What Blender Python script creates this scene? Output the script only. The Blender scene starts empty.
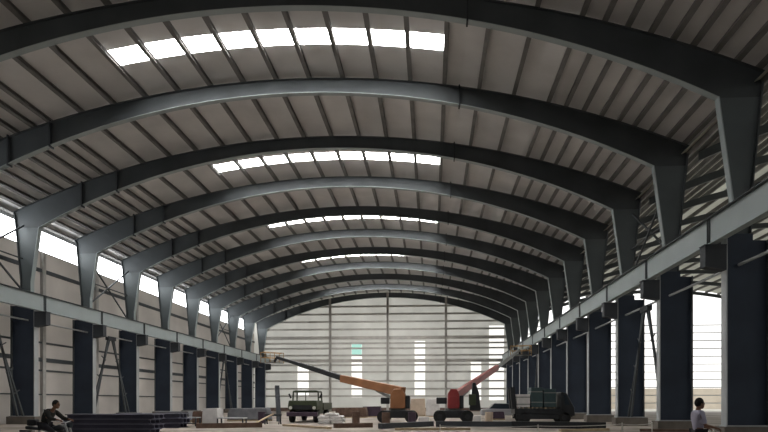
import bpy, math, random
from mathutils import Vector, Matrix
random.seed(7)
S = bpy.context.scene
C = S.collection

# ------------------------------------------------------------------ camera, world, exposure
EYE = 1.62
cam_data = bpy.data.cameras.new('camera')
cam = bpy.data.objects.new('camera', cam_data); C.objects.link(cam)
CAMX = 8.011
cam.location = (CAMX, 0, EYE)
cam.rotation_euler = (math.pi/2, 0, 0.0563)
cam_data.sensor_width = 36; cam_data.lens = 555/768*36
cam_data.shift_x = -16.04/768; cam_data.shift_y = 185.75/768
cam_data.clip_end = 2000
S.camera = cam

world = bpy.data.worlds.new('sky'); S.world = world; world.use_nodes = True
wn = world.node_tree; bg = wn.nodes['Background']
tc = wn.nodes.new('ShaderNodeTexCoord'); sep = wn.nodes.new('ShaderNodeSeparateXYZ')
rmp = wn.nodes.new('ShaderNodeValToRGB')
rmp.color_ramp.elements[0].position = 0.0; rmp.color_ramp.elements[0].color = (1.0, 0.97, 0.92, 1)
rmp.color_ramp.elements[1].position = 0.6; rmp.color_ramp.elements[1].color = (0.86, 0.93, 1.0, 1)
wn.links.new(tc.outputs['Generated'], sep.inputs[0]); wn.links.new(sep.outputs['Z'], rmp.inputs[0])
wn.links.new(rmp.outputs[0], bg.inputs['Color']); bg.inputs['Strength'].default_value = 1.7
S.view_settings.view_transform = 'Standard'; S.view_settings.look = 'None'
S.view_settings.exposure = 0.0; S.view_settings.gamma = 1; S.view_settings.use_curve_mapping = False
SKYLIGHT_POWER = 36.0
CLERESTORY_POWER = 7.5

# ------------------------------------------------------------------ materials
def mat(name, col, rough=0.7, var=0.25, scale=1.5, metal=0.0, trans=0.0, spec=0.3):
    m = bpy.data.materials.new(name); m.use_nodes = True
    nt = m.node_tree; b = nt.nodes['Principled BSDF']
    t = nt.nodes.new('ShaderNodeTexCoord'); n = nt.nodes.new('ShaderNodeTexNoise')
    n.inputs['Scale'].default_value = scale; n.inputs['Detail'].default_value = 5
    r = nt.nodes.new('ShaderNodeValToRGB')
    lo = tuple(c*(1-var) for c in col); hi = tuple(min(1, c*(1+var)) for c in col)
    r.color_ramp.elements[0].position = .3; r.color_ramp.elements[0].color = (*lo, 1)
    r.color_ramp.elements[1].position = .7; r.color_ramp.elements[1].color = (*hi, 1)
    nt.links.new(t.outputs['Object'], n.inputs['Vector']); nt.links.new(n.outputs['Fac'], r.inputs[0])
    nt.links.new(r.outputs[0], b.inputs['Base Color'])
    b.inputs['Roughness'].default_value = rough; b.inputs['Metallic'].default_value = metal
    b.inputs['Specular IOR Level'].default_value = spec
    if trans > 0:
        tr = nt.nodes.new('ShaderNodeBsdfTranslucent'); mx = nt.nodes.new('ShaderNodeMixShader')
        nt.links.new(r.outputs[0], tr.inputs['Color']); mx.inputs[0].default_value = trans
        out = nt.nodes['Material Output']
        nt.links.new(b.outputs[0], mx.inputs[1]); nt.links.new(tr.outputs[0], mx.inputs[2])
        nt.links.new(mx.outputs[0], out.inputs['Surface'])
    return m
def emit(name, col, power):
    m = bpy.data.materials.new(name); m.use_nodes = True
    nt = m.node_tree; nt.nodes.remove(nt.nodes['Principled BSDF'])
    e = nt.nodes.new('ShaderNodeEmission'); e.inputs['Color'].default_value = (*col, 1); e.inputs['Strength'].default_value = power
    nt.links.new(e.outputs[0], nt.nodes['Material Output'].inputs['Surface'])
    return m
M = dict(
    steel=mat('blue_grey_steel_paint', (.070, .079, .085), .55, .15, .6),
    column=mat('teal_grey_column_lit_tone', (.105, .122, .128), .5, .12, .6),  # lighter than the rafter steel, partly to paint in clerestory light
    girder=mat('grey_steel_paint', (.35, .40, .405), .5, .08, .5),
    dark_steel=mat('dark_steel', (.045, .05, .058), .6, .2, .8),
    navy=mat('navy_steel_paint', (.034, .046, .070), .6, .2, .5),
    light_steel=mat('light_grey_steel', (.42, .44, .45), .5, .1, 1),
    purlin=mat('purlin_steel', (.17, .165, .16), .6, .2, 1.2),
    roof=mat('roof_sheet', (.66, .655, .65), .55, .13, .35),
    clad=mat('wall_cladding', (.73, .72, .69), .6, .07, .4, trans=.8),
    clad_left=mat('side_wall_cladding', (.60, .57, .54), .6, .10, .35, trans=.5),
    blocker_dark=mat('rear_light_blocker', (.07, .07, .075), .7, .1, .3),  # kept dark so the added rear wall returns little light
    side_roof=mat('cream_translucent_sheet', (.66, .645, .58), .6, .12, .3, trans=.55),
    skylight=emit('daylit_roof_panel', (1, .985, .96), SKYLIGHT_POWER),
    clere=emit('daylit_window_panel', (.97, .99, 1), CLERESTORY_POWER),
    slot=emit('daylit_wall_panel', (1, .99, .94), 1.25),
    slot_green=emit('daylit_green_panel', (.55, .95, .82), .85),
    floor=mat('dusty_concrete', (.31, .27, .235), .85, .4, .35),
    ground=mat('dry_ground', (.50, .45, .37), .9, .15, .1),
    boundary=mat('pale_boundary_wall', (.60, .52, .42), .9, .12, .3),
    brick=mat('brown_brick', (.17, .12, .10), .9, .25, 2),
    pier=mat('weathered_pier_concrete', (.17, .15, .13), .9, .2, 1.5),
    concrete=mat('concrete', (.42, .41, .39), .85, .15, 1.5),
    orange=mat('orange_paint', (.31, .14, .065), .45, .15, 1),
    yellow=mat('mustard_paint', (.34, .20, .07), .5, .15, 2),
    red=mat('red_paint', (.28, .045, .045), .45, .12, 1),
    pink=mat('faded_red_paint', (.36, .13, .12), .5, .12, 1),
    black=mat('black_steel', (.022, .024, .027), .5, .2, 2),
    grey=mat('machine_grey', (.20, .21, .20), .5, .15, 1),
    rubber=mat('tyre_rubber', (.02, .02, .02), .85, .2, 4),
    green=mat('olive_green_paint', (.05, .062, .035), .55, .2, 1.5),
    teal=mat('dark_teal_paint', (.045, .075, .08), .5, .2, 1),
    plum=mat('plum_paint', (.06, .04, .06), .6, .2, 1.5),
    white=mat('white_plastic', (.60, .58, .57), .6, .08, 3),
    tan=mat('brown_cardboard', (.50, .40, .31), .85, .12, 2),
    wood=mat('timber', (.42, .33, .22), .8, .2, 3),
    tarp=mat('slate_tarpaulin', (.15, .155, .17), .6, .2, 2),
    girt=mat('weathered_girt_steel', (.46, .44, .41), .6, .12, 1),
    bluestack=mat('blue_black_primer', (.075, .075, .11), .55, .2, .8),
    rust=mat('rusty_steel', (.125, .08, .06), .85, .3, 2.5),
    silver=mat('silver_car_paint', (.42, .43, .45), .3, .05, 1, metal=.4),
    glass=mat('dark_glass', (.03, .04, .05), .1, .05, 1, spec=.6),
    rope=mat('pale_rope', (.62, .60, .55), .8, .1, 8),
    lamp=mat('lamp_glass', (.7, .7, .65), .3, .05, 2),
    skin=mat('brown_skin', (.23, .12, .075), .6, .08, 6),
    hair=mat('black_hair', (.012, .01, .009), .7, .2, 20),
    shirt=mat('pale_lilac_shirt', (.42, .40, .50), .85, .06, 6),
    jacket=mat('dark_jacket', (.03, .03, .027), .85, .15, 6),
    trousers=mat('dark_trousers', (.025, .025, .03), .85, .15, 6),
)

# ------------------------------------------------------------------ mesh helpers
class MB:
    def __init__(s): s.v = []; s.f = []
    def add(s, vs, fs):
        o = len(s.v); s.v += [Vector(p) for p in vs]; s.f += [tuple(i+o for i in f) for f in fs]; return s
    def box(s, x0, x1, y0, y1, z0, z1):
        return s.add([(x0,y0,z0),(x1,y0,z0),(x1,y1,z0),(x0,y1,z0),(x0,y0,z1),(x1,y0,z1),(x1,y1,z1),(x0,y1,z1)],
                     [(0,3,2,1),(4,5,6,7),(0,1,5,4),(1,2,6,5),(2,3,7,6),(3,0,4,7)])
    def beam(s, p, q, w, h, up=(0,0,1)):
        p, q = Vector(p), Vector(q); d = (q-p).normalized(); u = Vector(up)
        if abs(d.dot(u)) > .98: u = Vector((0,1,0))
        r = d.cross(u).normalized()*w/2; t = r.cross(d).normalized()*h/2
        vs = [e+a*r+b*t for e in (p, q) for a, b in ((-1,-1),(1,-1),(1,1),(-1,1))]
        return s.add(vs, [(0,1,2,3),(7,6,5,4),(0,4,5,1),(1,5,6,2),(2,6,7,3),(3,7,4,0)])
    def taper(s, p, q, w0, h0, w1, h1):
        p, q = Vector(p), Vector(q); d = (q-p).normalized(); u = Vector((0,0,1))
        if abs(d.dot(u)) > .98: u = Vector((0,1,0))
        r = d.cross(u).normalized(); t = r.cross(d).normalized()
        vs = [e+a*r*w/2+b*t*h/2 for e, w, h in ((p,w0,h0),(q,w1,h1)) for a, b in ((-1,-1),(1,-1),(1,1),(-1,1))]
        return s.add(vs, [(0,1,2,3),(7,6,5,4),(0,4,5,1),(1,5,6,2),(2,6,7,3),(3,7,4,0)])
    def tube(s, p, q, r, n=10, r2=None):
        p, q = Vector(p), Vector(q); d = (q-p).normalized(); u = Vector((0,0,1))
        if abs(d.dot(u)) > .98: u = Vector((0,1,0))
        a = d.cross(u).normalized(); b = a.cross(d); r2 = r if r2 is None else r2
        vs = [e+rr*(a*math.cos(2*math.pi*k/n)+b*math.sin(2*math.pi*k/n)) for e, rr in ((p,r),(q,r2)) for k in range(n)]
        fs = [(k, (k+1)%n, n+(k+1)%n, n+k) for k in range(n)]+[tuple(range(n-1,-1,-1)), tuple(range(n,2*n))]
        return s.add(vs, fs)
    def prism(s, poly, y0, y1, axis='y'):
        n = len(poly)
        if axis == 'y': vs = [(a,y0,b) for a,b in poly]+[(a,y1,b) for a,b in poly]
        else: vs = [(y0,a,b) for a,b in poly]+[(y1,a,b) for a,b in poly]
        return s.add(vs, [tuple(range(n)), tuple(range(2*n-1,n-1,-1))]+[(k,n+k,n+(k+1)%n,(k+1)%n) for k in range(n)])
    def ribbon(s, lo, hi, y0, y1):
        """solid between two polylines lo and hi (lists of (x, z)), from y0 to y1"""
        n = len(lo); vs = []
        for a, b in zip(lo, hi): vs += [(a[0],y0,a[1]),(b[0],y0,b[1]),(b[0],y1,b[1]),(a[0],y1,a[1])]
        fs = []
        for k in range(n-1):
            o, p = 4*k, 4*k+4
            for j in range(4): fs.append((o+j, o+(j+1)%4, p+(j+1)%4, p+j))
        fs += [(3,2,1,0), (4*n-4,4*n-3,4*n-2,4*n-1)]
        return s.add(vs, fs)
    def ball(s, c, r, n=12, m=8, sz=(1,1,1)):
        vs = [(c[0], c[1], c[2]-r*sz[2])]
        for i in range(1, m):
            ph = -math.pi/2+math.pi*i/m
            for k in range(n):
                vs.append((c[0]+r*sz[0]*math.cos(ph)*math.cos(2*math.pi*k/n), c[1]+r*sz[1]*math.cos(ph)*math.sin(2*math.pi*k/n), c[2]+r*sz[2]*math.sin(ph)))
        vs.append((c[0], c[1], c[2]+r*sz[2])); fs = []
        for k in range(n): fs.append((0, 1+(k+1)%n, 1+k))
        for i in range(m-2):
            for k in range(n): fs.append((1+i*n+k, 1+i*n+(k+1)%n, 1+(i+1)*n+(k+1)%n, 1+(i+1)*n+k))
        t = len(vs)-1
        for k in range(n): fs.append((1+(m-2)*n+k, 1+(m-2)*n+(k+1)%n, t))
        return s.add(vs, fs)
    def build(s, name, m, parent=None, bevel=0, smooth=False, seg=2):
        me = bpy.data.meshes.new(name); me.from_pydata([tuple(v) for v in s.v], [], s.f)
        import bmesh
        bm = bmesh.new(); bm.from_mesh(me); bmesh.ops.recalc_face_normals(bm, faces=bm.faces); bm.to_mesh(me); bm.free()
        me.materials.append(M[m] if isinstance(m, str) else m)
        o = bpy.data.objects.new(name, me); C.objects.link(o)
        if parent: o.parent = parent
        if bevel:
            b = o.modifiers.new('bevel', 'BEVEL'); b.width = bevel; b.segments = seg; b.limit_method = 'ANGLE'
        if smooth:
            for p in me.polygons: p.use_smooth = True
        return o
def tag(o, label=None, cat=None, group=None, kind=None):
    if label: o['label'] = label
    if cat: o['category'] = cat
    if group: o['group'] = group
    if kind: o['kind'] = kind
    return o
def root(name, loc, label, cat, group=None, rz=0):
    o = bpy.data.objects.new(name, None); C.objects.link(o); o.empty_display_size = .3
    o.location = loc; o.rotation_euler = (0, 0, rz)
    return tag(o, label, cat, group)
def copy_tree(o, loc=None, label=None, group=None, parent=None, mapping=None):
    c = o.copy(); C.objects.link(c); c.parent = parent
    if loc is not None: c.location = loc
    if label: c['label'] = label
    if group: c['group'] = group
    for ch in list(o.children): copy_tree(ch, parent=c)
    return c
def struct(mb, name, m, **k): return tag(mb.build(name, m, **k), kind='structure')
TH = -0.0563; CT, ST = math.cos(TH), math.sin(TH)
def at(px, py, D):
    """world point seen towards photo direction (px, py) on the cross plane y = D"""
    u = (px-400.04)/555; X = D*(u*CT+ST)/(CT-u*ST); d = X*ST+D*CT
    return Vector((X+CAMX, D, EYE+(401.75-py)/555*d))
ORD = ['first','second','third','fourth','fifth','sixth','seventh','eighth','ninth','tenth','eleventh','twelfth','thirteenth','fourteenth','fifteenth','sixteenth','seventeenth']

# ------------------------------------------------------------------ main dimensions
Y0, BAY, NF = 24.85, 7.0, 11
FY = [Y0+BAY*i for i in range(NF)]            # frames, nearest first
YEND, YBACK = FY[-1]+.45, -9.0
XC = .5
def zt(x): return -35.45+math.sqrt(55.76**2-(x-XC)**2)      # top of rafter
def zb(x): return -24.98+math.sqrt(44.48**2-(x-XC)**2)      # underside of rafter
PURL = [-22.5,-21.6,-20.7,-19.7,-18.75,-17.75,-16.7,-15.65,-14.67,-12.72,-10.77,-8.82,-6.87,-4.92,-2.97,-1.02,.93,2.88,4.83,6.78,8.73,10.7,12.65,14.6,15.58,16.56,17.54,18.5,19.35,20.25,21.2,22.1]
XL, XR = -22.95, 22.95
SHEET = .30                                               # sheet above rafter top
SX = 44.9                                                 # offset of the neighbouring hall
SKY_BAYS = [0, 2, 4, 6, 8]
SKY_Y = (3.05, 4.3)
SKY_SHIFT = {0: 0, 2: 0, 4: 0, 6: .45, 8: .5}
SKY_PURL = [x for x in PURL if -9 < x < 9]

# ------------------------------------------------------------------ structure: floor, ground, roof, walls
struct(MB().box(XL-.2, 66.5, YBACK, YEND+.3, -.3, 0), 'floor', 'floor')
struct(MB().box(-500, 600, -300, 900, -.5, -.06), 'floor_outside', 'ground')

def roof_sheet(holes, off=0, y0=YBACK, y1=YEND+.3):
    xs = sorted(set([XL, XR]+PURL+[x/1.0 for x in range(-22, 23)]))
    ys = sorted(set([y0, y1]+[Y0+BAY*b+d+SKY_SHIFT[b] for b in SKY_BAYS for d in SKY_Y])) if holes else [y0, y1]
    mb = MB()
    for j in range(len(ys)-1):
        ym = (ys[j]+ys[j+1])/2
        insky = holes and any(SKY_Y[0] < ym-Y0-BAY*b-SKY_SHIFT[b] < SKY_Y[1] for b in SKY_BAYS)
        for k in range(len(xs)-1):
            a, b = xs[k], xs[k+1]
            if insky and a >= SKY_PURL[0]-.01 and b <= SKY_PURL[-1]+.01: continue
            za, zb_ = zt(a)+SHEET, zt(b)+SHEET
            mb.add([(a+off,ys[j],za),(b+off,ys[j],zb_),(b+off,ys[j+1],zb_),(a+off,ys[j+1],za),
                    (a+off,ys[j],za+.04),(b+off,ys[j],zb_+.04),(b+off,ys[j+1],zb_+.04),(a+off,ys[j+1],za+.04)],
                   [(0,3,2,1),(4,5,6,7),(0,1,5,4),(1,2,6,5),(2,3,7,6),(3,0,4,7)])
    return mb
struct(roof_sheet(True), 'ceiling', 'roof')

# end wall with daylight slots
SLOTS = [(-15.2,-13.25,2.7,7.75),(-5.75,-3.95,2.4,11.85),(5.15,6.95,2.7,12.05),(14.75,16.5,1.9,8.8),(17.85,20.35,1.9,14.6)]
def end_wall():
    mb = MB(); xs = set([XL, XR]+[float(x) for x in range(-22, 23)])
    for a, b, _, _ in SLOTS: xs |= {a, b}
    xs = sorted(xs)
    for k in range(len(xs)-1):
        a, b = xs[k], xs[k+1]; m_ = (a+b)/2
        cuts = [(z0, z1) for (x0, x1, z0, z1) in SLOTS if x0 < m_ < x1]
        spans = [(.55, None)] if not cuts else [(.55, cuts[0][0]), (cuts[0][1], None)]
        for z0, z1 in spans:
            za = z1 if z1 else zt(a)+SHEET; zb_ = z1 if z1 else zt(b)+SHEET
            y, y2 = YEND, YEND+.04
            mb.add([(a,y,z0),(b,y,z0),(b,y,zb_),(a,y,za),(a,y2,z0),(b,y2,z0),(b,y2,zb_),(a,y2,za)],
                   [(0,1,2,3),(7,6,5,4),(0,4,5,1),(1,5,6,2),(2,6,7,3),(3,7,4,0)])
    return mb
struct(end_wall(), 'wall_end', 'clad')
struct(MB().box(XL, XR, YEND-.12, YEND+.15, 0, .6), 'trim_1', 'brick')
for n, (a, b, z0, z1) in enumerate(SLOTS):
    w = MB().box(a+.02, b-.02, YEND+.005, YEND+.03, z0+.02, z1-.02)
    o = struct(w, f'window_{n+1}', 'slot')
    if n == 1:
        MB().box(a+.04, b-.04, YEND-.006, YEND+.001, 9.6, 11.6).build('green_pane', 'slot_green', o)
# left wall: cladding, base, clerestory windows
ZW0, ZW1 = 13.55, 15.15
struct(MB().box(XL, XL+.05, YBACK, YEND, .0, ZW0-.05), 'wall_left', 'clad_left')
struct(MB().box(XL, XL+.06, YBACK, YEND, ZW1+.05, 15.66), 'trim_2', 'light_steel')
struct(MB().box(XL, XL+.05, YBACK, YEND, 15.98, 16.02), 'trim_3', 'light_steel')
struct(MB().box(XL, 66.5, YBACK-.05, YBACK, 0, 15.8), 'wall_back_blocker', 'blocker_dark')  # unseen wall added behind the camera to keep the column webs dark
wn_ = len(SLOTS)
for b in range(0, 10):
    ya, yb = FY[b]+.02, FY[b+1]-.02
    wn_ += 1
    fr = MB().box(XL-.03, XL+.08, ya, yb, ZW0-.06, ZW0).box(XL-.03, XL+.08, ya, yb, ZW1, ZW1+.06)
    for y in (ya, yb-.02): fr.box(XL-.03, XL+.03, y, y+.02, ZW0, ZW1)
    o = struct(fr, f'window_{wn_}', 'light_steel')
    MB().box(XL, XL+.03, ya+.02, yb-.02, ZW0, ZW1).build('pane', 'clere', o)
    MB().box(XL, XL+.03, ya+.06, yb-.06, 15.70, 15.95).build('eaves_pane', 'clere', o)

o = struct(MB().box(XL+.05, XL+.08, 91.6, 93.6, .9, 3.2), 'window_30', 'slot')
struct(MB().box(23, 260, 128, 128.3, 0, 4.6), 'wall_outside', 'boundary')
# ------------------------------------------------------------------ columns
def column(s, name='steel_column'):
    """stepped portal column; s = +1 right row, -1 left row; local origin at the frame on the hall axis"""
    r = root(name, (s*21.4, 0, 0), 'x', 'column', 'columns of the right row' if s > 0 else 'columns of the left row')
    ox = s*21.4
    def P(poly): return [(s*a-ox, b) for a, b in poly]
    xi, xo, ZP = 20.74, 22.45, .55; ZG = 8.4 if s > 0 else 8.15
    ped = MB().box(s*20.5-ox, s*22.65-ox, -.45, .45, 0, ZP).build('pedestal', 'pier', r, bevel=.03)
    MB().prism(P([(xi,ZP),(xo,ZP),(xo,8.6),(21.9,8.6),(21.9,8.9),(xi,8.9)]), -.03, .03).build('lower_web', 'navy', r)
    MB().prism(P([(xi-.05,ZP),(xi,ZP),(xi,8.9),(xi-.05,8.9)]), -.22, .22).build('inner_flange', 'light_steel', r)
    MB().prism(P([(xo,ZP),(xo+.05,ZP),(xo+.05,8.6),(xo,8.6)]), -.22, .22).build('outer_flange', 'steel', r)
    MB().prism(P([(xi-.1,ZP),(xo+.1,ZP),(xo+.1,ZP+.05),(xi-.1,ZP+.05)]), -.3, .3).build('base_plate', 'light_steel', r)
    zk = zb(s*20.4)
    up = [(21.0,8.9),(21.72,8.9),(21.75,10.4),(21.75+.45*(zk-10.4)/4.6,zk),(20.4,zk),(21.0,10.37)]
    MB().prism(P(up), -.025, .025).build('upper_web', 'column', r)
    zi = zb(s*20.4)
    MB().prism(P([(20.98,8.9),(21.03,8.9),(21.03,10.37),(20.43,zi),(20.38,zi),(20.98,10.37)]), -.17, .17).build('upper_inner_flange', 'girder', r)
    MB().prism(P([(21.72,8.9),(21.77,8.9),(21.8,10.4),(22.25,15.0),(22.35,zt(s*22.3)),(22.3,zt(s*22.3)),(22.2,15.0),(21.75,10.4)]), -.17, .17).build('upper_outer_flange', 'steel', r)
    br = MB().prism(P([(19.8,ZG-.95),(xi-.05,ZG-1.1),(xi-.05,ZG-.04),(19.8,ZG-.04)]), -.24, .24).build('bracket', 'dark_steel', r)
    MB().prism(P([(19.75,ZG-.04),(xi-.05,ZG-.04),(xi-.05,ZG),(19.75,ZG)]), -.26, .26).build('bracket_plate', 'dark_steel', br)
    return r
for s, side, first in ((1, 'right', 0), (-1, 'left', 1)):
    proto = None
    for i in range(first, NF):
        lab = f'stepped blue-grey steel column, {ORD[i-first]} from the near end of the {side} row'
        if i == NF-1: lab = f'stepped steel column at the end wall, last of the {side} row'
        if proto is None: proto = column(s); o = proto
        else: o = copy_tree(proto)
        o.location = (s*21.4, FY[i], 0); o['label'] = lab

# ------------------------------------------------------------------ arched rafters
def arcs(off, x0, x1, f, d=0, n=60): return [(x0+(x1-x0)*k/n+off, f(x0+(x1-x0)*k/n)+d) for k in range(n+1)]
def rafter(name='roof_rafter'):
    r = root(name, (0, 0, 17), 'x', 'rafter', 'arched rafters')
    def sh(L): return [(a, b-17) for a, b in L]
    MB().ribbon(sh(arcs(0,-20.4,20.4,zb)), sh(arcs(0,-20.4,20.4,zt)), -.025, .025).build('web', 'steel', r)
    for s in (1, -1):
        zk = zb(s*20.4)
        MB().prism([(s*x, z-17) for x, z in ((20.4,zk),(20.4,zt(s*20.4)),(21.3,zt(s*21.3)),(22.3,zt(s*22.3)),(22.2,15.0),(21.75+.45*(zk-10.4)/4.6,zk))], -.026, .026).build('knee_web', 'steel', r)
    MB().ribbon(sh(arcs(0,-20.4,20.4,zb,-.03)), sh(arcs(0,-20.4,20.4,zb)), -.17, .17).build('bottom_flange', 'girder', r)
    MB().ribbon(sh(arcs(0,-22.3,22.3,zt,-.02)), sh(arcs(0,-22.3,22.3,zt,.005)), -.17, .17).build('top_flange', 'steel', r)
    for x in (-17.2, -14.6, 9.6):
        MB().prism([(x-.04, zb(x)-17-.12), (x+.04, zb(x)-17-.12), (x+.04, zt(x)-17+.1), (x-.04, zt(x)-17+.1)], -.19, .19).build('splice_plate', 'dark_steel', r)
    return r
proto = rafter(); raf0 = proto
for i in range(NF):
    o = proto if i == 0 else copy_tree(proto)
    o.location = (0, FY[i], 17)
    o['label'] = f'curved steel roof rafter, {ORD[i]} from the camera' if i < NF-1 else 'curved steel roof rafter against the end wall, last of the row'

# ------------------------------------------------------------------ purlins (continuous along the hall)
def slope(x): return -(x-XC)/math.sqrt(55.76**2-(x-XC)**2)
def purlin(x, off=0, y0=YBACK, y1=YEND):
    sl = math.atan(slope(x)); t = Vector((math.cos(sl), 0, math.sin(sl))); n = Vector((-math.sin(sl), 0, math.cos(sl)))
    prof = [(-.06,0),(.08,0),(.08,.02),(-.03,.02),(-.03,.27),(.07,.27),(.07,.29),(-.06,.29)]
    pts = [t*a*1.6+n*b for a, b in prof]
    mb = MB().prism([(p.x, p.z) for p in pts], y0, y1)
    return mb, (x+off, 0, zt(x)+.005)
for k, x in enumerate(PURL):
    mb, loc = purlin(x); o = mb.build('roof_purlin', 'purlin'); o.location = loc
    n = [q for q in PURL if (q > .9) == (x > .9)]
    idx = (n if x > .9 else n[::-1]).index(x)
    side = 'right' if x > .9 else 'left'
    tag(o, f'thin dark roof purlin running lengthwise, {ORD[idx]} to the {side} of the crown', 'purlin', 'roof purlins')

# ------------------------------------------------------------------ skylight strips
def skylight():
    r = root('skylight', (0, 0, 20), 'x', 'skylight', 'skylight strips across the roof')
    for a, b in zip(SKY_PURL[:-1], SKY_PURL[1:]):
        mb = MB(); za, zb_ = zt(a)+SHEET+.01-20, zt(b)+SHEET+.01-20
        mb.add([(a+.01,SKY_Y[0],za),(b-.01,SKY_Y[0],zb_),(b-.01,SKY_Y[1],zb_),(a+.01,SKY_Y[1],za)], [(0,1,2,3)])
        mb.v += [v+Vector((0,0,.02)) for v in mb.v]; mb.f += [(7,6,5,4)]+[(k,4+k,4+(k+1)%4,(k+1)%4) for k in range(4)]
        mb.build('skylight_pane', 'skylight', r)
    return r
proto = skylight()
for n, b in enumerate(SKY_BAYS):
    o = proto if n == 0 else copy_tree(proto)
    o.location = (0, Y0+BAY*b+SKY_SHIFT[b], 20)
    o['label'] = f'glowing white skylight strip across the roof, {ORD[n]} from the camera'

# ------------------------------------------------------------------ crane girders, one per bay
def girder(s):
    r = root('crane_girder', (s*20.1, 0, 8.4), 'x', 'girder', f'crane girders of the {"right" if s > 0 else "left"} side')
    H = 1.17
    MB().box(-.03, .03, .02, BAY-.02, .03, H-.03).build('web', 'girder', r)
    MB().box(-.2, .2, .02, BAY-.02, H-.04, H).build('top_flange', 'steel', r)
    MB().box(-.17, .17, .02, BAY-.02, 0, .04).build('bottom_flange', 'girder', r)
    for y in (.06, BAY-.1):
        MB().box(-.09, .09, y, y+.04, .04, H-.04).build('end_plate', 'steel', r)
    return r
for s, side in ((1, 'right'), (-1, 'left')):
    proto = girder(s)
    bays = range(-2, 10) if s > 0 else range(0, 10)
    for n, b in enumerate(bays):
        o = proto if n == 0 else copy_tree(proto)
        o.location = (s*20.1, Y0+BAY*b, 8.4 if s > 0 else 8.15)
        o['label'] = f'grey crane runway girder, {ORD[n]} length from the near end of the {side} side'

# ------------------------------------------------------------------ girts, posts on left wall; tie pipes
LEFT_GIRTS = [(12.0,.28,'below the clerestory windows'),(9.9,.14,'behind the crane girder'),(6.3,.14,'just under the crane girder'),(4.95,.32,'at mid height of the bays'),(4.1,.14,'below the thick middle rail'),(2.2,.1,'closest to the floor')]
for z, h, w in LEFT_GIRTS:
    o = MB().box(XL+.05, XL+.2, YBACK+1, YEND-.1, z-h/2, z+h/2).build('wall_girt', 'steel')
    tag(o, f'horizontal steel rail along the left wall, {w}', 'girt', 'rails on the left wall')
for b in range(1, 10):
    o = MB().box(XL+.05, XL+.3, FY[b]+3.4, FY[b]+3.75, 0, 13.4).build('wall_post', 'concrete')
    tag(o, f'slim grey post against the left wall, {ORD[b-1]} from the near end', 'post', 'posts on the left wall')
for s, side in ((1, 'right'), (-1, 'left')):
    for n, b in enumerate(range(-1 if s > 0 else 1, 10)):
        o = MB().tube((0, .05, 0), (0, BAY-.05, 0), .065, 12).build('tie_pipe', 'light_steel', smooth=False)
        o.location = (s*21.3, Y0+BAY*b, 7.55)
        tag(o, f'pale tie pipe between columns under the crane girder, {ORD[n]} along the {side} row', 'pipe', f'tie pipes of the {side} row')

# ------------------------------------------------------------------ bracing
def lower_brace(s, b, label):
    y0, y1 = FY[b], FY[b+1]; ym = (y0+y1)/2; x = s*21.35
    r = root('column_brace', (x, ym, 0), label, 'brace', 'braces between the columns')
    top, d = 7.4, y1-ym
    for sg in (-1, 1):
        for e in (-.0, .55):
            MB().beam((0, sg*(.15+e*.5), top), (0, sg*(d-.45-e), .62), .12, .12).build('diagonal', 'steel', r)
        for q in (.3, .55, .78):
            ya = .3+(d-.9)*q; z = top-(top-.62)*q
            MB().beam((0, sg*(ya-.3), z), (0, sg*(ya+.35), z+.35), .06, .06).build('lacing', 'steel', r)
    MB().beam((0, -.6, top), (0, .6, top), .3, .35).build('apex_plate', 'dark_steel', r)
    return r
def upper_brace(s, b, label):
    y0, y1 = FY[b], FY[b+1]; x = s*21.6
    r = root('cross_brace', (x, (y0+y1)/2, 9.5), label, 'brace', 'braces between the columns')
    d = (y1-y0)/2-.2
    for sg in (-1, 1):
        MB().beam((sg*.1, -d, .3 if sg > 0 else 4.9), (sg*.1, d, 4.9 if sg > 0 else .3), .1, .1).build('diagonal', 'steel', r)
    MB().beam((0, -d, 2.5), (0, d, 2.5), .08, .08).build('strut', 'steel', r)
    return r
for s, b, w in ((-1, 1, 'left row at the picture edge'), (-1, 3, 'left row beyond the motorcycle rider'), (1, 1, 'right row nearest the camera'), (-1, 7, 'left row far down the hall'), (1, 6, 'right row far down the hall')):
    lower_brace(s, b, f'A-shaped steel brace between lower columns, {w}')
    upper_brace(s, b, f'thin steel cross brace above the crane girder, {w}')

# ------------------------------------------------------------------ end wall girts and wind columns
for n, z in enumerate([18.05,16.72,15.42,14.12,12.65,11.7,10.83,9.62,8.7,7.95,6.75,5.2,3.85,2.6]):
    hw = math.sqrt(max(1, 55.3**2-(z+35.45)**2)) if z > 15.5 else 22.4
    h = .55 if n in (4, 8) else .3
    o = MB().box(max(-22.3, XC-hw), min(22.3, XC+hw), YEND-.22, YEND-.01, z-h/2, z+h/2).build('wall_girt', 'girt')
    tag(o, f'dark horizontal rail on the pale end wall, {ORD[n]} from the top', 'girt', 'rails on the end wall')
for x, w in ((-9.4, 'left'), (.55, 'middle'), (10.5, 'right')):
    r = root('wind_column', (x, YEND-.45, 0), f'slim steel column against the end wall, {w} one of three', 'column', 'columns on the end wall')
    MB().box(-.05, .05, -.2, .2, 0, zt(x)).build('web', 'girt', r)
    for y in (-.2, .18): MB().box(-.2, .2, y, y+.03, 0, zt(x)).build('flange', 'girt', r)

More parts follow.
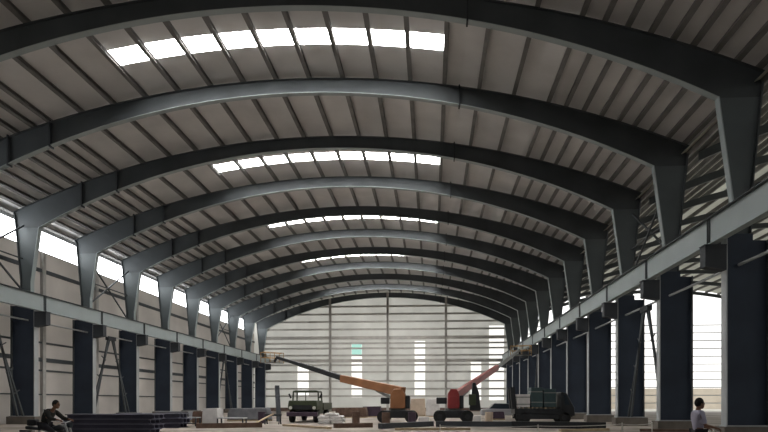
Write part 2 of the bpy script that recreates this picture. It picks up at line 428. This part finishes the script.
# ------------------------------------------------------------------ neighbouring hall on the right
o = struct(roof_sheet(False, SX, YBACK, YEND), 'ceiling.001', 'side_roof')
for k, x in enumerate([q for q in PURL if q < 12]):
    mb, loc = purlin(x, SX); o = mb.build('side_purlin', 'purlin'); o.location = loc
    tag(o, f'dark purlin under the cream roof of the next hall, {ORD[k] if k < 17 else str(k+1)+"th"} beyond the right columns', 'purlin', 'purlins of the next hall')
def side_rafter():
    r = root('side_rafter', (SX, 0, 17), 'x', 'rafter', 'rafters of the next hall')
    def sh(L): return [(a, b-17) for a, b in L]
    MB().ribbon(sh(arcs(0,-22,20.7,zt,-.5)), sh(arcs(0,-22,20.7,zt)), -.025, .025).build('web', 'steel', r)
    MB().ribbon(sh(arcs(0,-22,20.7,zt,-.53)), sh(arcs(0,-22,20.7,zt,-.5)), -.15, .15).build('bottom_flange', 'steel', r)
    return r
sraf = side_rafter()
for i in range(NF):
    o = sraf if i == 0 else copy_tree(sraf)
    tag(*(o, f'curved rafter of the next hall seen past the right columns, {ORD[i]} from the camera')); o.location = (SX, FY[i], 17)
for i in range(0):
    o = copy_tree(raf0, (SX, FY[i], 17), f'curved rafter of the neighbouring hall seen between the right columns, {ORD[i]} from the camera', 'rafters of the next hall')
for i in range(0, NF):
    r = root('side_column', (65.6, FY[i], 0), f'plain steel column on the far open side of the next hall, {ORD[i]} from the camera', 'column', 'columns of the next hall')
    MB().box(-.35, .35, -.03, .03, 0, 15.2).build('web', 'steel', r)
    for x in (-.4, .35): MB().box(x, x+.05, -.2, .2, 0, 15.2).build('flange', 'steel', r)
for n, z in enumerate([1.3*k+1.4 for k in range(11)]):
    o = MB().box(23, 66, YEND-.2, YEND, z-.07, z+.07).build('side_girt', 'light_steel')
    tag(o, f'horizontal rail across the open end of the next hall, {ORD[n]} from the ground', 'girt', 'rails of the next hall')

exec_objects = True
# ------------------------------------------------------------------ machines
def wheel(r, x, y, rad=.5, w=.35, m='rubber', axis='x'):
    mb = MB(); a = Vector((x-w/2, y, rad)); b = Vector((x+w/2, y, rad))
    if axis == 'y': a = Vector((x, y-w/2, rad)); b = Vector((x, y+w/2, rad))
    d = (b-a).normalized()
    mb.tube(a+d*.05, b-d*.05, rad, 20); mb.tube(a, b, rad*.88, 20)
    o = mb.build('wheel', m, r)
    MB().tube(a-d*.02, b+d*.02, rad*.42, 14).build('hub', 'black', o)
    return o

def basket(r, p, yaw, col):
    """railed work platform, p = centre of its floor (local coordinates)"""
    R = Matrix.Rotation(yaw, 3, 'Z'); P = lambda a, b, c: p+R@Vector((a, b, c))
    L, W, H = 1.1, .45, 1.1
    fl = MB(); cs = [P(a, b, z) for z in (0, .08) for a, b in ((-L,-W),(L,-W),(L,W),(-L,W))]
    fl.add(cs, [(0,3,2,1),(4,5,6,7),(0,1,5,4),(1,2,6,5),(2,3,7,6),(3,0,4,7)])
    f = fl.build('basket_floor', 'grey', r)
    rl = MB(); cor = [(-L,-W),(L,-W),(L,W),(-L,W)]
    for z in (.55, 1.1):
        for k in range(4): rl.tube(P(*cor[k], z), P(*cor[(k+1)%4], z), .035, 8)
    for a, b in cor+[(0,-W),(0,W)]: rl.tube(P(a, b, 0), P(a, b, H), .035, 8)
    rl.build('basket_rail', col, r)
    c = MB().beam(P(.5, -W, .8), P(.9, -W, .8), .25, .4).build('control_box', 'black', r)

def boom_lift(name, loc, pts, body, base_col, fly_col, label, mast=False, k=1.0, bw=1.0):
    """self-propelled boom lift; pts = pivot, joint, joint, tip in world coordinates"""
    r = root(name, loc, label, 'boom lift'); O = Vector(loc)
    MB().box(-1.2, 1.2, -.85, .85, .38, .95).build('chassis', 'black', r, bevel=.06)
    for x in (-1.05, 1.05):
        for y in (-.95, .95): wheel(r, x, y, .48, .38, axis='y')
    MB().tube((0,0,.93), (0,0,1.12), .6, 24).build('slew_ring', 'grey', r)
    t = MB().prism([(-.75*k,1.1),(.75*k,1.1),(.82*k,1.35),(.78*k,2.2),(.45*k,2.6),(-.35*k,2.6),(-.7*k,2.25)], -.85, .85).build('turntable_body', body, r, bevel=.06)
    MB().box(-.55*k, .4*k, -.875, -.85, 1.35, 2.05).build('access_door', body, t, bevel=.01)
    MB().box(.82*k, .82*k+.32, -.8, .8, 1.1, 2.1).build('counterweight', 'black', r, bevel=.08)
    MB().box(-1.3, -.85*k, -.6, .1, 1.45, 1.95).build('engine_cover', 'black', r, bevel=.06)
    a, b, c, d = [Vector(q)-O for q in pts]
    MB().taper(a, b, .55*bw, .75*bw, .5*bw, .62*bw).build('boom_base', base_col, r, bevel=.03)
    ab = (b-a).normalized()
    MB().taper(b-ab*.8, c, .38*bw, .46*bw, .34*bw, .40*bw).build('boom_middle', fly_col, r, bevel=.02)
    bc = (c-b).normalized()
    MB().taper(c-bc*.5, d, .26, .32, .24, .28).build('boom_tip', fly_col, r, bevel=.02)
    q = a+ab*3.2
    MB().tube((a.x*.6-.3*0, 0, 1.5), q-Vector((0,0,.35)), .11, 12).build('lift_cylinder', 'grey', r)
    dirh = Vector((d.x-c.x, d.y-c.y, 0)).normalized()
    MB().beam(d, d+dirh*.5+Vector((0,0,-.4)), .18, .18).build('basket_arm', 'black', r)
    basket(r, d+dirh*.95+Vector((0,0,-.55)), math.atan2(dirh.y, dirh.x)+math.pi/2, 'yellow')
    if mast:
        mp = MB().prism([(1.25,.95),(2.15,.95),(2.05,1.7),(2.0,2.3),(1.72,3.1),(1.5,3.1),(1.45,2.2)], -.35, .35).build('riser', 'black', r, bevel=.05)
        MB().box(1.2, 1.75, -.39, -.35, 1.35, 2.2).build('guard_panel', 'green', mp, bevel=.02)
    return r
p0 = at(403, 392, 43); p1 = at(342, 378.5, 48.5); p2 = at(300, 364.5, 54); p3 = at(277, 357.5, 57)
base = at(398, 420, 43); base.z = 0
boom_lift('boom_lift', base, (p0, p1, p2, p3), 'orange', 'orange', 'black', 'orange boom lift with a long black boom reaching left over the green truck', k=.75)
p0 = at(454, 396, 43.5); p1 = at(497, 367.5, 54); p2 = at(512, 356, 60); p3 = at(519, 350, 63)
base = at(453, 420, 43.5); base.z = 0
boom_lift('boom_lift', base, (p0, p1, p2, p3), 'red', 'pink', 'grey', 'red boom lift with its boom raised towards the right columns', mast=True, k=.58, bw=.75)

# green truck, front towards the camera
t = at(303, 420, 42.5)
r = root('truck', (t.x, t.y, 0), 'olive green truck with open cab windows, parked left of the orange boom lift', 'truck')
MB().prism([(-1.12,1.0),(1.12,1.0),(1.15,1.3),(1.08,1.72),(-1.08,1.72),(-1.15,1.3)], -.2, .9).build('bonnet', 'green', r, bevel=.06)
MB().box(-1.1, 1.1, .9, 2.3, .7, 1.72).build('cab', 'green', r, bevel=.04)
MB().prism([(-1.05,2.36),(1.05,2.36),(1.0,2.48),(.8,2.53),(-.8,2.53),(-1.0,2.48)], .85, 2.3).build('cab_roof', 'green', r, bevel=.03)
for x in (-1.02, 1.02):
    MB().beam((x,.92,1.7), (x*.97,.95,2.4), .1, .1).build('pillar', 'green', r)
    MB().beam((x,2.25,1.7), (x*.97,2.22,2.4), .1, .1).build('pillar', 'green', r)
    MB().beam((x*1.12,.8,1.9), (x*1.28,.8,2.25), .06, .12).build('mirror', 'black', r)
MB().beam((0,.93,1.7), (0,.95,2.4), .06, .06).build('windscreen_bar', 'green', r)
g = MB().box(-.75, .75, -.24, -.2, 1.02, 1.36)
g.build('grille', 'black', r)
for x in (-.92, .92): MB().tube((x,-.26,1.15), (x,-.18,1.15), .13, 14).build('headlamp', 'lamp', r)
MB().box(-1.2, 1.2, -.42, -.2, .5, .82).build('bumper', 'plum', r, bevel=.04)
MB().box(-1.15, 1.15, 2.4, 6.2, .95, 1.55).build('cargo_bed', 'green', r, bevel=.03)
MB().box(-.5, .5, -.1, 6.1, .6, .95).build('frame', 'black', r)
for x in (-.95, .95):
    for y in (.45, 4.6): wheel(r, x, y, .5, .34)

# dark flatbed truck on the right, side on
t = at(540, 420, 42)
r = root('flatbed_truck', (t.x, t.y, 0), 'dark flatbed truck parked beside the right columns', 'truck')
MB().box(-2.0, 1.55, -.95, .95, .72, 1.12).build('flatbed', 'black', r, bevel=.03)
MB().box(-2.0, 2.3, -.35, .35, .5, .75).build('frame', 'black', r)
MB().prism([(1.6,.6),(2.35,.6),(2.3,1.2),(1.75,2.25),(1.35,2.35),(1.25,1.2)], -.95, .95).build('cab', 'black', r, bevel=.06)
MB().prism([(1.62,1.4),(1.98,1.4),(1.68,2.1),(1.5,2.1)], -.965, -.95).build('cab_window', 'glass', r)
MB().beam((-2.0,-.6,1.1), (-2.15,-.6,2.7), .32, .3).build('stake', 'black', r)
MB().beam((-2.0,.6,1.1), (-2.15,.6,2.7), .32, .3).build('stake', 'black', r)
for y in (-.95, .95): MB().box(-1.9, 1.2, y-.03, y+.03, .35, .7).build('side_skirt', 'black', r)
for x in (-1.3, 1.6):
    for y in (-.8, .8): wheel(r, x, y, .45, .3, axis='y')
def crate(loc, sx, sy, sz, m, label, cat='crate', group=None):
    r = root('crate', loc, label, cat, group)
    MB().box(-sx/2, sx/2, -sy/2, sy/2, .1, sz).build('body', m, r, bevel=.02)
    for x in (-sx/2+.1, 0, sx/2-.1): MB().box(x-.05, x+.05, -sy/2, sy/2, 0, .1).build('runner', 'wood', r)
    for z in (.3*sz, .8*sz): MB().box(-sx/2-.015, sx/2+.015, -sy/2-.015, sy/2+.015, z-.04, z+.04).build('band', 'grey', r)
    return r
crate((t.x-1.35, t.y, 1.12), 1.0, 1.3, 1.05, 'white', 'pale grey crate at the left end of the dark flatbed truck')
crate((t.x-.35, t.y, 1.12), .85, 1.4, 1.55, 'teal', 'dark teal crate in the middle of the flatbed truck', group=None)
crate((t.x+.6, t.y, 1.12), .85, 1.4, 1.45, 'teal', 'dark teal crate just behind the cab of the flatbed truck')
for dx in (-.35, .55):
    pass
# silver car beyond
t = at(503, 420, 53)
r = root('car', (t.x, t.y, 0), 'silver car half hidden beyond the left end of the dark flatbed truck', 'car')
MB().prism([(-2.1,.35),(2.1,.35),(2.15,.7),(1.9,.88),(1.1,.95),(-1.5,.98),(-2.1,.9)], -.85, .85).build('body', 'silver', r, bevel=.08)
MB().prism([(-1.4,.95),(1.05,.93),(.4,1.42),(-.9,1.45)], -.72, .72).build('cabin', 'glass', r, bevel=.05)
MB().prism([(-.95,1.42),(.45,1.40),(.3,1.47),(-.8,1.49)], -.68, .68).build('roof', 'silver', r, bevel=.03)
for x in (-1.3, 1.3):
    for y in (-.78, .78): wheel(r, x, y, .33, .22, axis='y')

# ------------------------------------------------------------------ materials lying about
def steel_stack(x0, x1, y, z, name, label, m, n, w=.34, h=.3):
    """I-beams piled in rows; every beam its own object"""
    rows = max(1, round(z/h))
    for j in range(rows):
        for k in range(n):
            L = x1-x0; yy = y+k*(w+.04); zz = j*h
            mb = MB().box(x0, x1, -w/2, w/2, 0, .04).box(x0, x1, -w/2, w/2, h-.05, h-.01).box(x0, x1, -.03, .03, .04, h-.05)
            o = mb.build('steel_beam', m); o.location = ((j % 2)*.2-.1, yy, zz)
            lev = ['bottom','second','third','top'][j] if rows == 4 else ['bottom','middle','top'][j]
            tag(o, f'dark beam in {label}, {ORD[k]} from front, {lev} layer', 'beam', 'steel beams in '+label)
steel_stack(-10.4, -5.9, 27.0, 1.0, 'a', 'the long stack beside the motorcycle rider', 'bluestack', 3, .42, .25)
steel_stack(-11.5, -7.4, 33.5, .9, 'b', 'the low stack under the left brace', 'bluestack', 3, .42, .3)

def work_table(px, py, D, w, label):
    t = at(px, py, D); h = t.z
    r = root('work_table', (t.x, t.y, 0), label, 'table', 'work tables by the left columns')
    MB().box(-w/2, w/2, -.4, .4, h-.07, h).build('tabletop', 'light_steel', r)
    for a in (-w/2+.06, w/2-.06):
        for b in (-.34, .34): MB().box(a-.04, a+.04, b-.04, b+.04, 0, h-.07).build('leg', 'dark_steel', r)
    MB().box(-w/2+.06, w/2-.06, -.32, .32, .15, .2).build('shelf', 'dark_steel', r)
    return r
work_table(190, 417, 36, 1.2, 'low steel work table left of the pale wrapped pallet')
work_table(232, 417.5, 36, 1.8, 'low steel work table right of the pale wrapped pallet')
def pallet(px, D, w, d, h, m, label, name='wrapped_pallet', cat='pallet'):
    t = at(px, 420, D)
    r = root(name, (t.x, t.y, 0), label, cat)
    p = MB()
    for k in range(5): p.box(-w/2+k*w/4-.05*(k/2), -w/2+k*w/4+.1-.05*(k/2), -d/2, d/2, .1, .13)
    for b in (-d/2, -.05, d/2-.1): p.box(-w/2, w/2, b, b+.1, 0, .1)
    p.build('pallet_base', 'wood', r)
    mb = MB(); mb.prism([(-w/2,.13),(w/2,.13),(w/2*.97,h*.6),(w/2*.9,h),(-w/2*.88,h*.97),(-w/2*.98,h*.6)], -d/2, d/2)
    mb.build('load', m, r, bevel=.05)
    return r
pallet(213, 37, 1.1, 1.1, 1.2, 'white', 'pale wrapped pallet standing between the two work tables')
pallet(200, 39, .8, .9, .95, 'rust', 'reddish brown loaded pallet behind the left work table')
pallet(418, 62, 1.7, 1.5, 2.0, 'tan', 'tan pallet of cartons between the boom lifts, left of the pinkish pallet')
pallet(433, 60, 1.5, 1.4, 1.95, 'white', 'pale pinkish wrapped pallet just left of the red boom lift')
pallet(424, 40, .8, .7, .55, 'white', 'small white wrapped pallet on the floor between the boom lifts')
pallet(352, 56, 3.2, 1.6, 1.05, 'rust', 'long brown loaded pallet before the end wall, right of the white sacks')
pallet(372, 58, 2.0, 1.6, 1.15, 'plum', 'dark brown loaded pallet close behind the orange boom lift')
pallet(495, 50, 1.6, 1.2, .75, 'plum', 'dark loaded pallet in front of the silver car')
pallet(477, 38, .55, .5, .7, 'white', 'small pale wrapped pallet in front of the red boom lift')
pallet(250, 46, 3.5, 1.2, 1.1, 'tarp', 'grey covered pallet against the left columns beside the truck')
pallet(175, 44, 3.0, 1.2, .85, 'tarp', 'slate covered pallet below the left columns behind the steel stacks')

# white sacks
sk = MB().prism([(-.42,0),(.42,0),(.46,.1),(.38,.2),(-.38,.2),(-.46,.1)], -.28, .28).build('cement_sack', 'white', bevel=.05)
t = at(331, 420, 40); spots = []
for j, n in enumerate((2, 2, 2, 1)):
    for k in range(n):
        for q in range(2): spots.append((j, k, q, n))
for n_, (j, k, q, n) in enumerate(spots):
    o = sk if n_ == 0 else sk.copy()
    if n_: C.objects.link(o)
    o.location = (t.x+(k-(n-1)/2)*.93+random.uniform(-.05,.05), t.y+q*.6, j*.2)
    lay = ['bottom','second','third','top'][j]
    pos = ('left','right')[k] if n == 2 else 'middle'
    tag(o, f'white cement sack beside the truck, {lay} layer, {"front" if q == 0 else "rear"} {pos}', 'sack', 'white sacks beside the truck')

# leaning planks and dark frame left of the truck
a, b = at(252, 424, 37), at(273, 414, 38.5); a.z = .05
o = MB().beam(a, b, .22, .06).build('plank', 'wood'); tag(o, 'pale plank propped up at an angle left of the green truck', 'plank')
tp = at(273, 422, 39.4)
r = root('trestle', (tp.x, tp.y, 0), 'dark trestle holding up the pale plank left of the truck', 'trestle')
MB().box(-.6, .6, -.08, .08, .6, .74).build('crossbar', 'dark_steel', r)
for x in (-.5, .5):
    for y in (-.3, .3): MB().beam((x, 0, .62), (x, y, 0), .07, .07).build('leg', 'dark_steel', r)
a, b = at(279, 419, 45), at(277, 386, 46); a.z = 0
o = MB().beam(a, b, .35, .3).build('leaning_beam', 'dark_steel'); tag(o, 'dark steel beam standing upright by the left side of the green truck', 'beam')

# single pieces of steel and timber on the floor
def floor_bar(name, px0, py0, D0, px1, py1, D1, w, h, m, label, cat):
    a, b = at(px0, py0, D0), at(px1, py1, D1); a.z = b.z = h/2+.005
    c = (a+b)/2; o = MB().beam(a-c, b-c, w, h).build(name, m); o.location = c
    tag(o, label, cat)
floor_bar('steel_bar', 334, 0, 34, 372, 0, 35, .3, .28, 'rust', 'rusty steel bar lying on the floor in front of the white sacks', 'steel bar')
floor_bar('steel_bar', 380, 0, 33, 432, 0, 37, .3, .32, 'dark_steel', 'dark steel bar lying on the floor in front of the orange boom lift', 'steel bar')
floor_bar('steel_bar', 436, 0, 36, 520, 0, 35.5, .3, .36, 'dark_steel', 'long dark steel bar lying on the floor in front of the red boom lift', 'steel bar')
floor_bar('steel_bar', 512, 0, 35, 606, 0, 33.5, .3, .4, 'black', 'black steel bar lying on the floor in front of the flatbed truck', 'steel bar')
floor_bar('plank', 284, 0, 36.5, 330, 0, 32.5, .25, .12, 'wood', 'pale plank lying flat on the floor in front of the green truck', 'plank')
floor_bar('plank', 560, 0, 30.3, 608, 0, 31.5, .25, .14, 'wood', 'pale plank lying flat on the floor near the foot of the right columns', 'plank')
floor_bar('plank', 395, 0, 31.5, 470, 0, 32, .3, .12, 'wood', 'long pale plank lying flat on the floor between the two boom lifts', 'plank')
floor_bar('steel_bar', 196, 0, 33, 262, 0, 34.5, .3, .3, 'rust', 'rusty steel bar lying on the floor in front of the work tables', 'steel bar')
floor_bar('steel_bar', 640, 0, 31, 690, 0, 30.5, .3, .14, 'rust', 'rusty flat bar lying on the floor behind the man in lilac', 'steel bar')
def drum(px, D, m, label, rad=.29, h=.88):
    t = at(px, 420, D); r = root('oil_drum', (t.x, t.y, 0), label, 'drum')
    MB().tube((0,0,0), (0,0,h), rad, 20).build('body', m, r)
    for z in (.02, h*.33, h*.66, h-.03): MB().tube((0,0,z-.015), (0,0,z+.015), rad+.015, 20).build('hoop', m, r)
    MB().tube((rad*.5,0,h), (rad*.5,0,h+.02), .04, 10).build('bung', 'grey', r)
drum(386, 38.5, 'rust', 'rusty oil drum under the boom of the orange lift')
drum(412, 40, 'plum', 'dark oil drum just right of the orange boom lift')
drum(489, 40, 'tan', 'tan oil drum just right of the red boom lift')
drum(356, 41, 'rust', 'rusty oil drum just right of the white sacks')
drum(262, 41, 'plum', 'dark oil drum left of the plank trestle')

# rope barrier across the right half
r = root('rope_barrier', tuple(at(545, 432, 20))[:2]+(0,), 'pale rope barrier on slim posts crossing in front of the right columns', 'barrier')
O = Vector(r.location)
pts = [at(440, 426, 21), at(538, 426, 20.4), at(622, 424, 20), at(652, 423.5, 19.8)]
for a, b in zip(pts[:-1], pts[1:]):
    mb = MB(); N = 8; prev = None
    for k in range(N+1):
        u = k/N; p = a.lerp(b, u); p.z -= .04*4*u*(1-u); p -= O
        if prev is not None: mb.tube(prev, p, .014, 6)
        prev = p
    mb.build('rope', 'rope', r)
for p in pts:
    q = p-O
    po = MB().tube((q.x, q.y, -O.z), (q.x, q.y, q.z+.05), .022, 8).build('post', 'rope', r)
    MB().tube((q.x, q.y, -O.z), (q.x, q.y, -O.z+.04), .16, 14).build('foot', 'concrete', po)

# ------------------------------------------------------------------ people
def skin_mesh(name, joints, edges, m, parent, levels=1):
    me = bpy.data.meshes.new(name); me.from_pydata([j[:3] for j in joints], edges, [])
    me.materials.append(M[m]); o = bpy.data.objects.new(name, me); C.objects.link(o); o.parent = parent
    sk = o.modifiers.new('skin', 'SKIN'); sk.use_smooth_shade = True
    for v, j in zip(me.skin_vertices[0].data, joints):
        rx = j[3]; ry = j[4] if len(j) > 4 else j[3]
        v.radius = (rx, ry); v.use_root = False
    me.skin_vertices[0].data[0].use_root = True
    su = o.modifiers.new('sub', 'SUBSURF'); su.levels = levels; su.render_levels = levels
    return o
def hand(side, wrist, d, up, parent):
    """palm with four fingers and a thumb, fingers slightly curled; d = pointing direction"""
    d = Vector(d).normalized(); up = Vector(up).normalized(); w = d.cross(up).normalized(); W = Vector(wrist)
    J = [tuple(W)+(.026,.02), tuple(W+d*.09)+(.036,.016)]; E = [(0,1)]
    for k, L in enumerate((.075,.088,.082,.062)):
        b = W+d*.085+w*(-.03+.02*k)
        i = len(J); J += [tuple(b)+(.0095,), tuple(b+d*L*.55-up*.012)+(.009,), tuple(b+d*L*.85-up*.045)+(.008,)]
        E += [(1,i),(i,i+1),(i+1,i+2)]
    b = W+d*.03-w*.03; i = len(J)
    J += [tuple(b)+(.013,), tuple(b+d*.035-w*.025-up*.015)+(.011,), tuple(b+d*.065-w*.02-up*.03)+(.009,)]
    E += [(0,i),(i,i+1),(i+1,i+2)]
    return J, E
def person(loc, label, pose, top, legs, rz=0):
    r = root('person', loc, label, 'person', rz=rz)
    J = pose['joints']; names = list(J); idx = {n: k for k, n in enumerate(names)}
    joints = [J[n] for n in names]
    edges = [(idx[a], idx[b]) for a, b in pose['edges']]
    for sd in ('l', 'r'):
        wv = Vector(J['wrist_'+sd][:3]); ev = Vector(J['elbow_'+sd][:3])
        hj, he = hand(sd, wv, pose.get('hand_'+sd, wv-ev), pose.get('up_'+sd, (0,0,1)), r)
        o = len(joints); joints += hj[1:]
        wi = idx['wrist_'+sd]
        edges += [((wi if a == 0 else a+o-1), (wi if b == 0 else b+o-1)) for a, b in he]
    skin_mesh('body', joints, edges, 'skin', r, 2)
    H = Vector(pose['head']); f = Vector(pose['face']).normalized(); s_ = Vector((0,0,1)).cross(f).normalized(); u = f.cross(s_)
    hd = MB(); 
    hd.ball((0,0,0), .1, 18, 14, (.80, 1.0, 1.2)); hd.ball((0,.055,-.055), .062, 12, 8, (.85, .75, 1.0))
    hd.ball((0,.1,-.015), .017, 8, 6, (.8, 1.1, 1.6))
    for e in (-1, 1): hd.ball((e*.079,-.005,-.01), .03, 8, 6, (.35, .7, 1.1))
    R = Matrix((s_*-1, f, u)).transposed()
    hd.v = [H+R@v for v in hd.v]
    ho = hd.build('head', 'skin', r, smooth=True)
    ey = MB(); mo = MB()
    for e in (-1, 1): ey.ball((e*.033,.088,.012), .012, 8, 6)
    mo.ball((0,.1,-.068), .02, 10, 6, (1.2, .4, .3))
    ey.v = [H+R@v for v in ey.v]; mo.v = [H+R@v for v in mo.v]
    ey.build('eyes', 'hair', ho); mo.build('mouth', 'pink', ho)
    hr = MB(); hr.ball((0,-.018,.022), .106, 18, 14, (.83, .98, 1.14))
    hr.v = [v for v in hr.v]
    hr.v = [Vector((v.x, min(v.y, .06+.25*max(0, v.z-.05)), max(v.z, -.05-.4*max(0, -v.y-.02)))) for v in hr.v]
    hr.v = [H+R@v for v in hr.v]; hr.build('hair', 'hair', ho, smooth=True)
    for nm, m, js, es in pose['clothes']:
        k = {n: i for i, n in enumerate(js)}
        skin_mesh(nm, [tuple(J[n][:3])+(tuple(q for q in js[n]) if isinstance(js[n], tuple) else (js[n],)) for n in js], [(k[a], k[b]) for a, b in es], m, r, 2)
    return r
def mkpose(**P):
    J = {'pelvis': P['pelvis']+(.13,.10), 'waist': P['waist']+(.125,.095), 'chest': P['chest']+(.115,.085), 'collar': tuple(P['chest'][i]*.45+P['neck'][i]*.55 for i in range(3))+(.07,.06), 'neck': P['neck']+(.055,), 'skull': P['skull']+(.06,)}
    E = [('pelvis','waist'),('waist','chest'),('chest','collar'),('collar','neck'),('neck','skull')]
    for sd in ('l','r'):
        J['shoulder_'+sd] = P['shoulder_'+sd]+(.048,); J['elbow_'+sd] = P['elbow_'+sd]+(.04,); J['wrist_'+sd] = P['wrist_'+sd]+(.027,)
        J['hip_'+sd] = P['hip_'+sd]+(.085,); J['knee_'+sd] = P['knee_'+sd]+(.058,); J['ankle_'+sd] = P['ankle_'+sd]+(.04,); J['toe_'+sd] = P['toe_'+sd]+(.035,)
        E += [('chest','shoulder_'+sd),('shoulder_'+sd,'elbow_'+sd),('elbow_'+sd,'wrist_'+sd),('pelvis','hip_'+sd),('hip_'+sd,'knee_'+sd),('knee_'+sd,'ankle_'+sd),('ankle_'+sd,'toe_'+sd)]
    top = {'pelvis':(.155,.125),'waist':(.15,.118),'chest':(.185,.14),'collar':(.125,.105),'shoulder_l':.085,'shoulder_r':.085,'elbow_l':.062,'elbow_r':.062}
    te = [('pelvis','waist'),('waist','chest'),('chest','collar')]+[('chest','shoulder_'+s) for s in 'lr']+[('shoulder_'+s,'elbow_'+s) for s in 'lr']
    if P.get('long_sleeves'):
        top['wrist_l'] = .042; top['wrist_r'] = .042; te += [('elbow_'+s,'wrist_'+s) for s in 'lr']
    leg = {'pelvis':(.145,.115)}; le = []
    for s in 'lr':
        leg.update({'hip_'+s:.10,'knee_'+s:.075,'ankle_'+s:.06}); le += [('pelvis','hip_'+s),('hip_'+s,'knee_'+s),('knee_'+s,'ankle_'+s)]
    sh = lambda s: ('shoe', 'black', {'ankle_'+s:.05,'toe_'+s:.045}, [('ankle_'+s,'toe_'+s)])
    return dict(joints=J, edges=E, head=P['head'], face=P['face'],
                clothes=[('shirt' if not P.get('long_sleeves') else 'jacket', P['top'], top, te), ('trousers', 'trousers', leg, le), sh('l'), sh('r')], **{k: P[k] for k in P if k.startswith(('hand_','up_'))})

# man in lilac shirt walking to the right, +x is his forward direction
t = at(698.5, 430, 13.2)
person((t.x, t.y, 0), 'person in a pale lilac shirt facing right, in front of the right columns',
    mkpose(pelvis=(0,0,.93), waist=(-.01,0,1.08), chest=(-.02,0,1.28), neck=(0,0,1.46), skull=(.02,0,1.55), head=(.03,0,1.575), face=(1,.12,-.08),
        shoulder_l=(-.02,.17,1.36), shoulder_r=(-.02,-.17,1.36), elbow_l=(.02,.24,1.08), elbow_r=(.04,-.22,1.09), wrist_l=(.25,.2,1.02), wrist_r=(.27,-.19,1.03),
        hip_l=(0,.09,.9), hip_r=(0,-.09,.9), knee_l=(.16,.1,.49), knee_r=(-.02,-.1,.48), ankle_l=(.16,.1,.08), ankle_r=(-.22,-.1,.1), toe_l=(.33,.11,.05), toe_r=(-.08,-.11,.05), top='shirt'), 'shirt', 'trousers')

# motorcycle and rider on the left, heading right
t = at(52, 430, 16)
mx, my = t.x, t.y
r = root('motorcycle', (mx, my, 0), 'dark motorcycle heading right under the rider at the left', 'motorcycle')
for x in (-.62, .68):
    w = MB(); R_, rr, N, Mn = .25, .055, 24, 8
    vs, fs = [], []
    for a in range(N):
        for b in range(Mn):
            q = 2*math.pi*a/N; p = 2*math.pi*b/Mn
            vs.append((x+(R_+rr*math.cos(p))*math.cos(q), rr*math.sin(p), .305+(R_+rr*math.cos(p))*math.sin(q)))
            fs.append((a*Mn+b, a*Mn+(b+1)%Mn, ((a+1)%N)*Mn+(b+1)%Mn, ((a+1)%N)*Mn+b))
    o = w.add(vs, fs).build('tyre', 'rubber', r, smooth=True)
    sp = MB()
    for a in range(6): q = math.pi*a/6; sp.tube((x-R_*math.cos(q),0,.305-R_*math.sin(q)), (x+R_*math.cos(q),0,.305+R_*math.sin(q)), .01, 6)
    sp.tube((x,-.06,.305), (x,.06,.305), .05, 10); sp.build('spokes', 'light_steel', o)
MB().box(-.12, .28, -.12, .12, .3, .58).build('engine', 'grey', r, bevel=.04)
MB().prism([(-.02,.74),(.42,.78),(.44,.86),(.3,.95),(.02,.86)], -.12, .12).build('fuel_tank', 'black', r, bevel=.04)
MB().prism([(-.75,.80),(.05,.74),(.03,.80),(-.2,.82),(-.75,.90)], -.13, .13).build('seat', 'black', r, bevel=.03)
MB().beam((-.62,.1,.32), (-.45,.1,.8), .04, .04).build('shock_absorber', 'light_steel', r)
MB().beam((.68,-.08,.3), (.45,-.08,.98), .04, .05).build('fork', 'light_steel', r)
MB().beam((.68,.08,.3), (.45,.08,.98), .04, .05).build('fork', 'light_steel', r)
MB().tube((.40,-.36,1.06), (.44,0,1.0), .014, 8).tube((.44,0,1.0), (.40,.36,1.06), .014, 8).build('handlebar', 'light_steel', r)
MB().tube((.5,0,.92), (.6,0,.92), .08, 14).build('headlamp', 'glass', r)
MB().prism([(-.95,.72),(-.6,.72),(-.6,.76),(-.95,.78)], -.09, .09).build('rear_mudguard', 'black', r)
MB().box(-.72, -.45, -.12, .12, .9, 1.1).build('carrier_bag', 'black', r, bevel=.05)
MB().tube((-.7,-.14,.36), (.0,-.14,.32), .04, 10).build('exhaust', 'light_steel', r)
person((mx, my, 0), 'person in dark clothes hunched forward riding the motorcycle at the left',
    mkpose(pelvis=(-.22,0,.93), waist=(-.19,0,1.06), chest=(-.06,0,1.27), neck=(.07,0,1.42), skull=(.11,0,1.5), head=(.13,0,1.535), face=(1,0,-.12),
        shoulder_l=(-.03,.18,1.33), shoulder_r=(-.03,-.18,1.33), elbow_l=(.15,.3,1.12), elbow_r=(.15,-.3,1.12), wrist_l=(.34,.27,1.09), wrist_r=(.34,-.27,1.09),
        hip_l=(-.2,.1,.91), hip_r=(-.2,-.1,.91), knee_l=(.2,.2,.72), knee_r=(.2,-.2,.72), ankle_l=(.02,.2,.34), ankle_r=(.02,-.2,.34), toe_l=(.18,.21,.29), toe_r=(.18,-.21,.29),
        top='jacket', long_sleeves=True), 'jacket', 'trousers')
